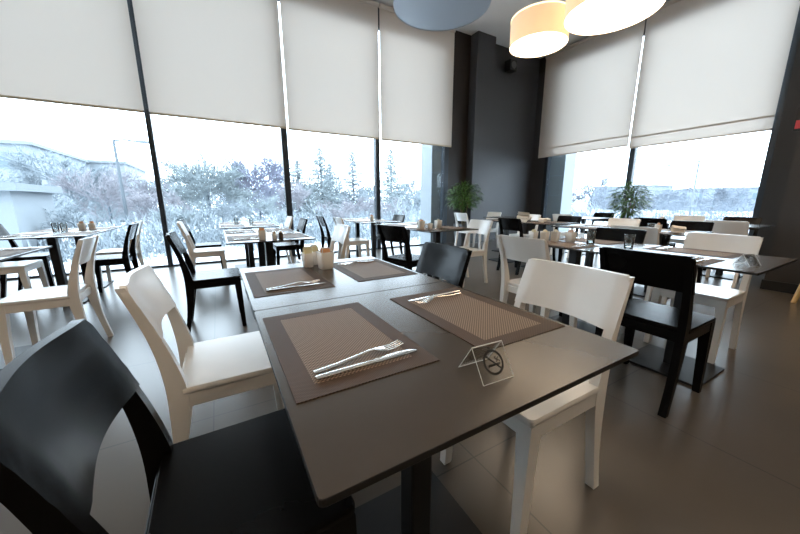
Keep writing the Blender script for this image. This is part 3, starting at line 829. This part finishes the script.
# wooden high chair at the right edge
def high_chair(x, y, rz):
    t = thing('high_chair', 'honey wood child high chair, one leg showing at the right edge', 'high chair', (x, y, 0), rz)
    for sx in (-1, 1):
        for sy in (-1, 1):
            b = B(); tube(b, [(sx*0.22, sy*0.22, 0), (sx*0.13, sy*0.15, 0.58)], 0.021, 8); 
            o = obj('leg', b, M['honey_wood'], t, 50)
    b = B(); box(b, -0.16, 0.16, -0.17, 0.17, 0.565, 0.59, 0.006); obj('seat', b, M['honey_wood'], t)
    b = B()
    for sy in (-1, 1):
        tube(b, [(-0.14, sy*0.15, 0.58), (-0.20, sy*0.15, 0.92)], 0.016, 8); tube(b, [(-0.17, sy*0.155, 0.75), (0.17, sy*0.155, 0.75)], 0.013, 8); tube(b, [(0.13, sy*0.15, 0.58), (0.15, sy*0.155, 0.76)], 0.013, 8)
    obj('arm_frame', b, M['honey_wood'], t, 50)
    b = B(); box(b, -0.21, -0.185, -0.16, 0.16, 0.76, 0.92, 0.006); obj('backrest', b, M['honey_wood'], t)
    b = B()
    for sy in (-1, 1): tube(b, [(-0.19, sy*0.20, 0.17), (0.19, sy*0.20, 0.17)], 0.012, 8)
    obj('stretcher', b, M['honey_wood'], t, 50)
high_chair(5.53, 0.47, 0.0)
# small speaker high on the grey wall
t = thing('wall_speaker', 'small dark speaker high on the grey wall beside the cream drum lamp', 'speaker', (6.98, YW, 4.42))
b = B(); box(b, -0.05, 0.05, -0.06, 0.0, 0.03, 0.15, 0.004); obj('mount_bracket', b, M['chain'], t)
b = B(); box(b, -0.13, 0.13, -0.26, -0.055, -0.04, 0.22, 0.02); obj('cabinet', b, M['table_metal'], t)
b = B(); tube(b, [(0, -0.262, 0.09), (0, -0.272, 0.09)], 0.085, 24); obj('speaker_grille', b, M['chain'], t, 40)
# red and white notice on the pillar
t = thing('wall_sign', 'white and red notice high on the dark pillar at the right edge', 'sign', (5.837, 0.955, 1.86))
b = B(); box(b, -0.004, 0.003, -0.13, 0.13, 0, 0.26, 0.001); obj('backing_board', b, M['table_edge'], t)
b = B(); box(b, -0.006, -0.0041, -0.12, 0.12, 0.03, 0.12); obj('red_band', b, M['red'], t)
b = B(); box(b, -0.006, -0.0041, -0.12, 0.05, 0.121, 0.245); obj('white_band', b, M['sign_white'], t)

# ------------------------------------------------------------------ outdoors
b = B()
random.seed(11)
NX, NY = 60, 48; g = []
for i in range(NX+1):
    r_ = []
    for j in range(NY+1):
        x = -60 + 190*i/NX; y = -30 + 150*j/NY
        z = -0.95 + 0.12*math.sin(x*0.7+1.3*math.sin(y*0.4)) + 0.1*math.sin(y*0.55+x*0.2)
        if x < 12 and y < 9: z = min(z, -0.9)
        r_.append(b.verts.new((x, y, z)))
    g.append(r_)
for i in range(NX):
    for j in range(NY): b.faces.new((g[i][j], g[i+1][j], g[i+1][j+1], g[i][j+1]))
o = obj('snowy_ground', b, M['snow'], None, 180); o['kind'] = 'structure'

def twig(f, p, q, w):
    d = q-p; s = d.cross(Vector((random.uniform(-1, 1), random.uniform(-1, 1), random.uniform(-1, 1))))
    if s.length < 1e-5: return
    s = s.normalized()*w
    n = d.cross(s).normalized()*w*0.8
    v = [f.verts.new(p+s), f.verts.new(p-s*0.5+n), f.verts.new(p-s*0.5-n), f.verts.new(q)]
    f.faces.new((v[0], v[1], v[3])); f.faces.new((v[1], v[2], v[3])); f.faces.new((v[2], v[0], v[3]))
def conifer(x, y, top, r, seed, mat, label, dens=1.0, start=0.12):
    random.seed(seed); z0 = -1.15; H = top - z0
    t = thing('conifer_tree', label, 'tree', (x, y, z0), 0, 'frosted trees outside')
    b = B(); tube(b, [(0, 0, 0), (0.03, 0, H*.5), (0, 0, H)], [H*0.018, H*0.011, 0.01], 7); obj('trunk', b, M['bark'], t, 60)
    f = B(); n = int(190*dens)
    for k in range(n):
        u = start + (1-start)*(k/n); z = H*u; a = k*2.4 + random.uniform(-.3, .3)
        L = r*(1-u)**0.62*random.uniform(0.5, 1.1) + 0.12
        dr = Vector((math.cos(a), math.sin(a), random.uniform(-0.15, 0.25)))
        p = Vector((0, 0, z)); q = p + dr*L; twig(f, p, q, 0.028)
        m = max(6, int(L*17))
        for i in range(m):
            c = p.lerp(q, random.uniform(0.15, 1)); s = Vector((random.uniform(-1, 1), random.uniform(-1, 1), random.uniform(-0.9, 0.35)))
            twig(f, c, c + s*random.uniform(0.15, 0.5), 0.030)
    obj('crown', f, M[mat], t); return t
def bushy(x, y, top, r, seed, mat, label, dens=1.0, zc=None):
    random.seed(seed); z0 = -1.15; H = top - z0
    t = thing('deciduous_tree', label, 'tree', (x, y, z0), 0, 'frosted trees outside')
    b = B(); tube(b, [(0, 0, 0), (0.05, 0.02, H*.3), (0, 0, H*0.55)], [H*0.022, H*0.016, 0.03], 7); obj('trunk', b, M['bark'], t, 60)
    f = B()
    def grow(p, d, L, lev):
        q = p + d*L; w = (0.05, 0.036, 0.027, 0.024, 0.022)[lev]*H/6
        twig(f, p, q, w)
        if lev >= 4: return
        for k in range((6, 6, 6, 5)[lev]):
            e = (d + Vector((random.uniform(-1, 1), random.uniform(-1, 1), random.uniform(-0.45, 0.75)))*0.85).normalized()
            grow(p.lerp(q, random.uniform(0.4, 1)), e, L*random.uniform(0.5, 0.75), lev+1)
    nb = int(11*dens)
    for k in range(nb):
        a = k*2*PI/nb + random.uniform(-.3, .3); u = random.uniform(0.15, 0.5)
        d = Vector((math.cos(a)*r/H*1.7, math.sin(a)*r/H*1.7, random.uniform(0.35, 1.0))).normalized()
        grow(Vector((0, 0, H*u)), d, H*(0.26), 1)
    ext = max(v.co.z for v in f.verts); rad = sorted(math.hypot(v.co.x, v.co.y) for v in f.verts)[int(len(f.verts)*0.97)]
    for v in f.verts:
        v.co.z *= H/ext; v.co.x *= r/rad; v.co.y *= r/rad
    obj('crown', f, M[mat], t); return t
bushy(-7.9, 28, 4.5, 2.8, 21, 'frost_blue', 'tall bluish frosted tree rising in front of the white flats', 1.6)
bushy(-10.3, 24, 3.0, 2.2, 22, 'frost_blue', 'frosted tree at the left edge, in front of the flats corner')
bushy(-5.6, 25, 3.7, 2.1, 23, 'frost_brown', 'mauve brown bare tree right of the tall bluish one, left of the street lamp')
bushy(-7.2, 20, 1.9, 1.7, 24, 'frost_blue', 'low frosted tree in front of the tall bluish one')
bushy(-3.6, 27, 3.4, 1.9, 25, 'frost_brown', 'mauve bare tree directly behind the left street lamp')
bushy(-4.9, 17, 1.2, 1.5, 26, 'frost_blue', 'low frosted shrub tree below the left street lamp')
bushy(-2.6, 21, 1.9, 1.6, 27, 'frost_brown', 'short bare tree just left of the first window mullion')
bushy(-0.45, 24, 4.6, 2.7, 28, 'frost_green', 'broad grey-green frosted tree right of the first mullion', 2.2)
bushy(0.2, 20, 1.6, 1.5, 29, 'frost_blue', 'low frosted tree at the foot of the broad grey-green tree')
bushy(-1.6, 18, 1.3, 1.2, 30, 'frost_green', 'low frosted tree behind the first mullion')
bushy(2.75, 26, 4.7, 2.8, 31, 'frost_violet', 'round violet-tinted frosted tree left of the second mullion', 2.2)
bushy(2.4, 21, 1.7, 1.5, 32, 'frost_green', 'low greenish frosted tree below the round violet tree')
bushy(4.6, 23, 2.7, 1.3, 33, 'frost_brown', 'slim brownish bare tree behind the second mullion')
conifer(7.55, 26, 5.35, 2.6, 34, 'frost_green', 'tallest frosted larch, in the middle of the fourth window bay')
conifer(5.95, 27, 4.4, 2.0, 35, 'frost_green', 'thin frosted larch left of the tallest larch')
conifer(11.1, 28, 5.6, 2.4, 36, 'frost_blue', 'frosted larch left of the third mullion')
conifer(9.6, 30, 4.6, 2.1, 37, 'frost_blue', 'faint frosted larch between the tallest larch and the one by the mullion')
conifer(12.9, 24, 5.3, 2.3, 38, 'frost_green', 'frosted larch just right of the third mullion')
bushy(8.9, 21, 1.5, 1.6, 39, 'frost_brown', 'low mauve bush tree below the larches')
bushy(6.3, 19, 1.5, 1.4, 40, 'frost_brown', 'low brownish bush tree right of the second mullion')
bushy(10.6, 20, 1.6, 1.5, 41, 'frost_brown', 'low mauve bush tree left of the third mullion')
bushy(13.6, 21, 2.2, 1.5, 42, 'frost_blue', 'low frosted tree right of the third mullion')
bushy(16.2, 25, 3.6, 1.8, 43, 'frost_blue', 'frosted tree beside the white cladding column')
bushy(13.2, 17, 1.0, 1.3, 44, 'frost_blue', 'frosted shrub below the larch right of the third mullion')
# far trees beyond the right window
random.seed(77)
far = [(52, 34.5, 4.6, 3.6), (54, 30.2, 5.6, 3.0), (56, 38.5, 3.6, 3.4), (50, 24.5, 2.6, 3.2), (48, 18.6, 2.9, 3.0), (52, 14.6, 3.4, 3.2), (46, 21.6, 2.1, 2.6), (58, 27.0, 3.4, 3.4)]
fl_ = ['far pale tree left of the second plant', 'tallest far pale tree just left of the right window mullion', 'far pale tree next to the right cladding column', 'far pale tree behind the second plant', 'far pale tree right of the right street lamp', 'far pale tree at the end of the right window', 'low far pale tree below the right street lamp', 'far pale tree behind the right window mullion']
for k, (x, y, tp, r) in enumerate(far): bushy(x, y, tp, r, 60+k, 'frost_haze_far', fl_[k])

def shrub_mass(pts, name, label, mat, seed):
    random.seed(seed); f = B()
    for (x, y, r, h) in pts:
        for k in range(900):
            a = random.uniform(0, 2*PI); q = r*math.sqrt(random.random()); z = -1.0 + random.random()**1.3*h*(1-(q/r)**2*0.6)
            c = Vector((x+q*math.cos(a), y+q*math.sin(a), z)); d = Vector((random.uniform(-.5, .5), random.uniform(-.5, .5), random.uniform(0.1, 1)))
            twig(f, c, c+d*random.uniform(0.25, 0.6), 0.03)
    return tag(obj(name, f, M[mat]), label, 'undergrowth', None, 'stuff')
shrub_mass([(-8+1.7*k, 16.5+1.3*math.sin(k*1.7), 1.7, 1.5+0.5*math.sin(k*2.1)) for k in range(15) if k > 1], 'frosted_undergrowth', 'frosted bluish undergrowth along the foot of the trees', 'frost_blue', 5)
shrub_mass([(36+1.2*math.sin(k*1.3), 9+2.7*k, 2.2, 1.3+0.3*math.sin(k*2.1)) for k in range(11)], 'far_undergrowth', 'pale far undergrowth beyond the right window', 'frost_haze_far', 6)

def woodland(name, label, mat, seed, spots, n):
    random.seed(seed); f = B()
    for (x, y, r, top) in spots:
        H = top + 1.1
        twig(f, Vector((x, y, -1.1)), Vector((x, y, top*0.9)), 0.07)
        for k in range(n):
            u = random.random()**0.8; z = -1.0 + H*u; rr = r*(1-0.75*u)**0.7*math.sqrt(random.random()); a = random.uniform(0, 2*PI)
            c = Vector((x+rr*math.cos(a), y+rr*math.sin(a), z)); d = Vector((math.cos(a)*.6+random.uniform(-.5, .5), math.sin(a)*.6+random.uniform(-.5, .5), random.uniform(-0.1, 1)))
            twig(f, c, c+d*random.uniform(0.35, 0.9), 0.045)
    return tag(obj(name, f, M[mat]), label, 'woodland', None, 'stuff')
random.seed(9)
woodland('distant_woodland', 'dense misty belt of distant frosted trees filling the left window view', 'frost_haze_wood', 8,
         [(-7.5+1.25*k+random.uniform(-.4, .4), 33+2.5*(k % 3)+random.uniform(-.6, .6), 1.9, 2.5+random.uniform(-0.7, 1.1)) for k in range(26)], 620)
woodland('distant_woodland', 'pale misty belt of distant trees across the right window view', 'frost_haze_far', 18,
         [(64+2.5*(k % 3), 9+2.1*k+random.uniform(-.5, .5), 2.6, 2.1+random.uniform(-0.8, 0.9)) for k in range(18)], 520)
def building(name, x0, x1, y0, y1, zt, label, mat, face, wins, slope=0.0, group=None):
    t = thing(name, label, 'building', ((x0+x1)/2, (y0+y1)/2, -1.0), 0, group)
    cx, cy = (x0+x1)/2, (y0+y1)/2
    b = B(); box(b, x0-cx, x1-cx, y0-cy, y1-cy, 0, zt+1.0); obj('wall', b, M[mat], t)
    b = B(); box(b, x0-cx-0.25, x1-cx+0.25, y0-cy-0.25, y1-cy+0.25, zt+1.0, zt+1.25); obj('roof', b, M['roof_edge'], t)
    for (u, z, w, h) in wins:
        wb = B()
        if face == 'y': box(wb, u-w/2-cx, u+w/2-cx, y0-cy-0.06, y0-cy+0.05, z+1-h/2, z+1+h/2)
        else: box(wb, x0-cx-0.06, x0-cx+0.05, u-w/2-cy, u+w/2-cy, z+1-h/2, z+1+h/2)
        obj('window', wb, M['win_far'], t)
    return t
building('apartment_building', -26, -11.3, 34, 45.5, 5.15, 'white block of flats with small windows beyond the left window', 'facade', 'y', [(-12.6, 4.0, .7, 1.1), (-11.9, 4.0, .35, 1.1), (-13.9, 3.9, .8, 1.1), (-13.9, 1.9, .8, 1.1), (-15.6, 3.9, .8, 1.1)])
building('apartment_building', -13.5, -8.3, 46, 58, 5.2, 'longer pale block behind the mauve trees, right of the white flats', 'facade', 'y', [(-12.6, 3.9, .9, 1.2), (-11.2, 3.9, .9, 1.2), (-9.8, 3.9, .9, 1.2), (-11.2, 2.0, .9, 1.2), (-9.8, 2.0, .9, 1.2)])
building('kiosk_building', -9.5, -5.65, 15, 18, 1.45, 'low pale blue kiosk at the very left edge outside', 'facade', 'y', [(-7.5, 0.3, 1.0, .8)])
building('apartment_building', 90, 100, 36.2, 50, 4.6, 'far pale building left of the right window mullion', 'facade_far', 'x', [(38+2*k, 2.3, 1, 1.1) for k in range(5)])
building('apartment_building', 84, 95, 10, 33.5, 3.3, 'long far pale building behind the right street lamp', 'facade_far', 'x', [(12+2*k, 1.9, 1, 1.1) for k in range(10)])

def street_lamp(x, y, top, arm, head, label, box_top=False):
    t = thing('street_lamp', label, 'street lamp', (x, y, -1.0), 0)
    b = B(); tube(b, [(0, 0, 0), (0, 0, top+1.0)], [0.085, 0.055], 10); obj('pole', b, M['pole'], t, 50)
    b = B(); tube(b, [(0, 0, top+0.95), (arm[0]*.5, arm[1]*.5, top+1.05+arm[2]), (arm[0], arm[1], top+1.0+arm[2])], 0.04, 8); obj('arm', b, M['pole'], t, 50)
    b = B(); e = Vector((arm[0], arm[1], 0)).normalized()
    s = e.cross(Vector((0, 0, 1)))
    c = Vector((arm[0], arm[1], top+1.0+arm[2])); rs = []
    for u, w, h in ((-0.1, .05, .04), (0.1, .13, .07), (0.45, .14, .07), (0.7, .06, .03)):
        p = c + e*u; rs.append([p - s*w - Vector((0, 0, h*.5)), p + s*w - Vector((0, 0, h*.5)), p + s*w*.6 + Vector((0, 0, h)), p - s*w*.6 + Vector((0, 0, h))])
    rings(b, rs); obj('lamp_head', b, M['pole'], t)
    return t
street_lamp(-3.85, 20, 3.95, (0.85, 0.1, -0.02), 1, 'grey street lamp with a curved arm outside the left window')
b = B()
street_lamp(30, 9.6, 3.9, (0.0, 1.3, -0.2), 1, 'grey street lamp outside the right window')

# ------------------------------------------------------------------ light
w = bpy.data.worlds.new('overcast'); S.world = w; w.use_nodes = True
nt_ = w.node_tree; nt_.nodes.clear()
o_ = nt_.nodes.new('ShaderNodeOutputWorld'); bg = nt_.nodes.new('ShaderNodeBackground')
tc = nt_.nodes.new('ShaderNodeTexCoord'); sp = nt_.nodes.new('ShaderNodeSeparateXYZ'); nt_.links.new(tc.outputs['Generated'], sp.inputs[0])
cr = nt_.nodes.new('ShaderNodeValToRGB'); nt_.links.new(sp.outputs[2], cr.inputs[0])
cr.color_ramp.elements[0].position = 0.0; cr.color_ramp.elements[0].color = (0.74, 0.865, 1.0, 1)
cr.color_ramp.elements[1].position = 0.5; cr.color_ramp.elements[1].color = (0.76, 0.88, 1.0, 1)
nt_.links.new(cr.outputs[0], bg.inputs[0]); bg.inputs[1].default_value = 7.5
nt_.links.new(bg.outputs[0], o_.inputs[0])

# ------------------------------------------------------------------ camera
cam = bpy.data.cameras.new('camera'); co = bpy.data.objects.new('camera', cam); COL.objects.link(co)
r = Vector((0.8671532514246642, -0.49803481555720813, -0.0025614520356674894))
u = Vector((0.10396873297770332, 0.17599061866350663, 0.978886001894729))
f = Vector((0.4870685178767402, 0.8491104902398356, -0.20439088594656504))
m = Matrix(((r.x, u.x, -f.x, 0), (r.y, u.y, -f.y, 0), (r.z, u.z, -f.z, 1.0858), (0, 0, 0, 1)))
co.matrix_world = m
cam.sensor_width = 36; cam.lens = 313.034/800*36; cam.clip_start = 0.02; cam.clip_end = 400
S.camera = co
S.view_settings.view_transform = 'Standard'; S.view_settings.look = 'None'
S.view_settings.gamma = 1.0; S.view_settings.use_curve_mapping = False; S.view_settings.exposure = 0.38
S.cycles.max_bounces = 10; S.cycles.diffuse_bounces = 5; S.cycles.glossy_bounces = 4; S.cycles.transparent_max_bounces = 12
S.cycles.use_denoising = True
S.cycles.sample_clamp_indirect = 6.0
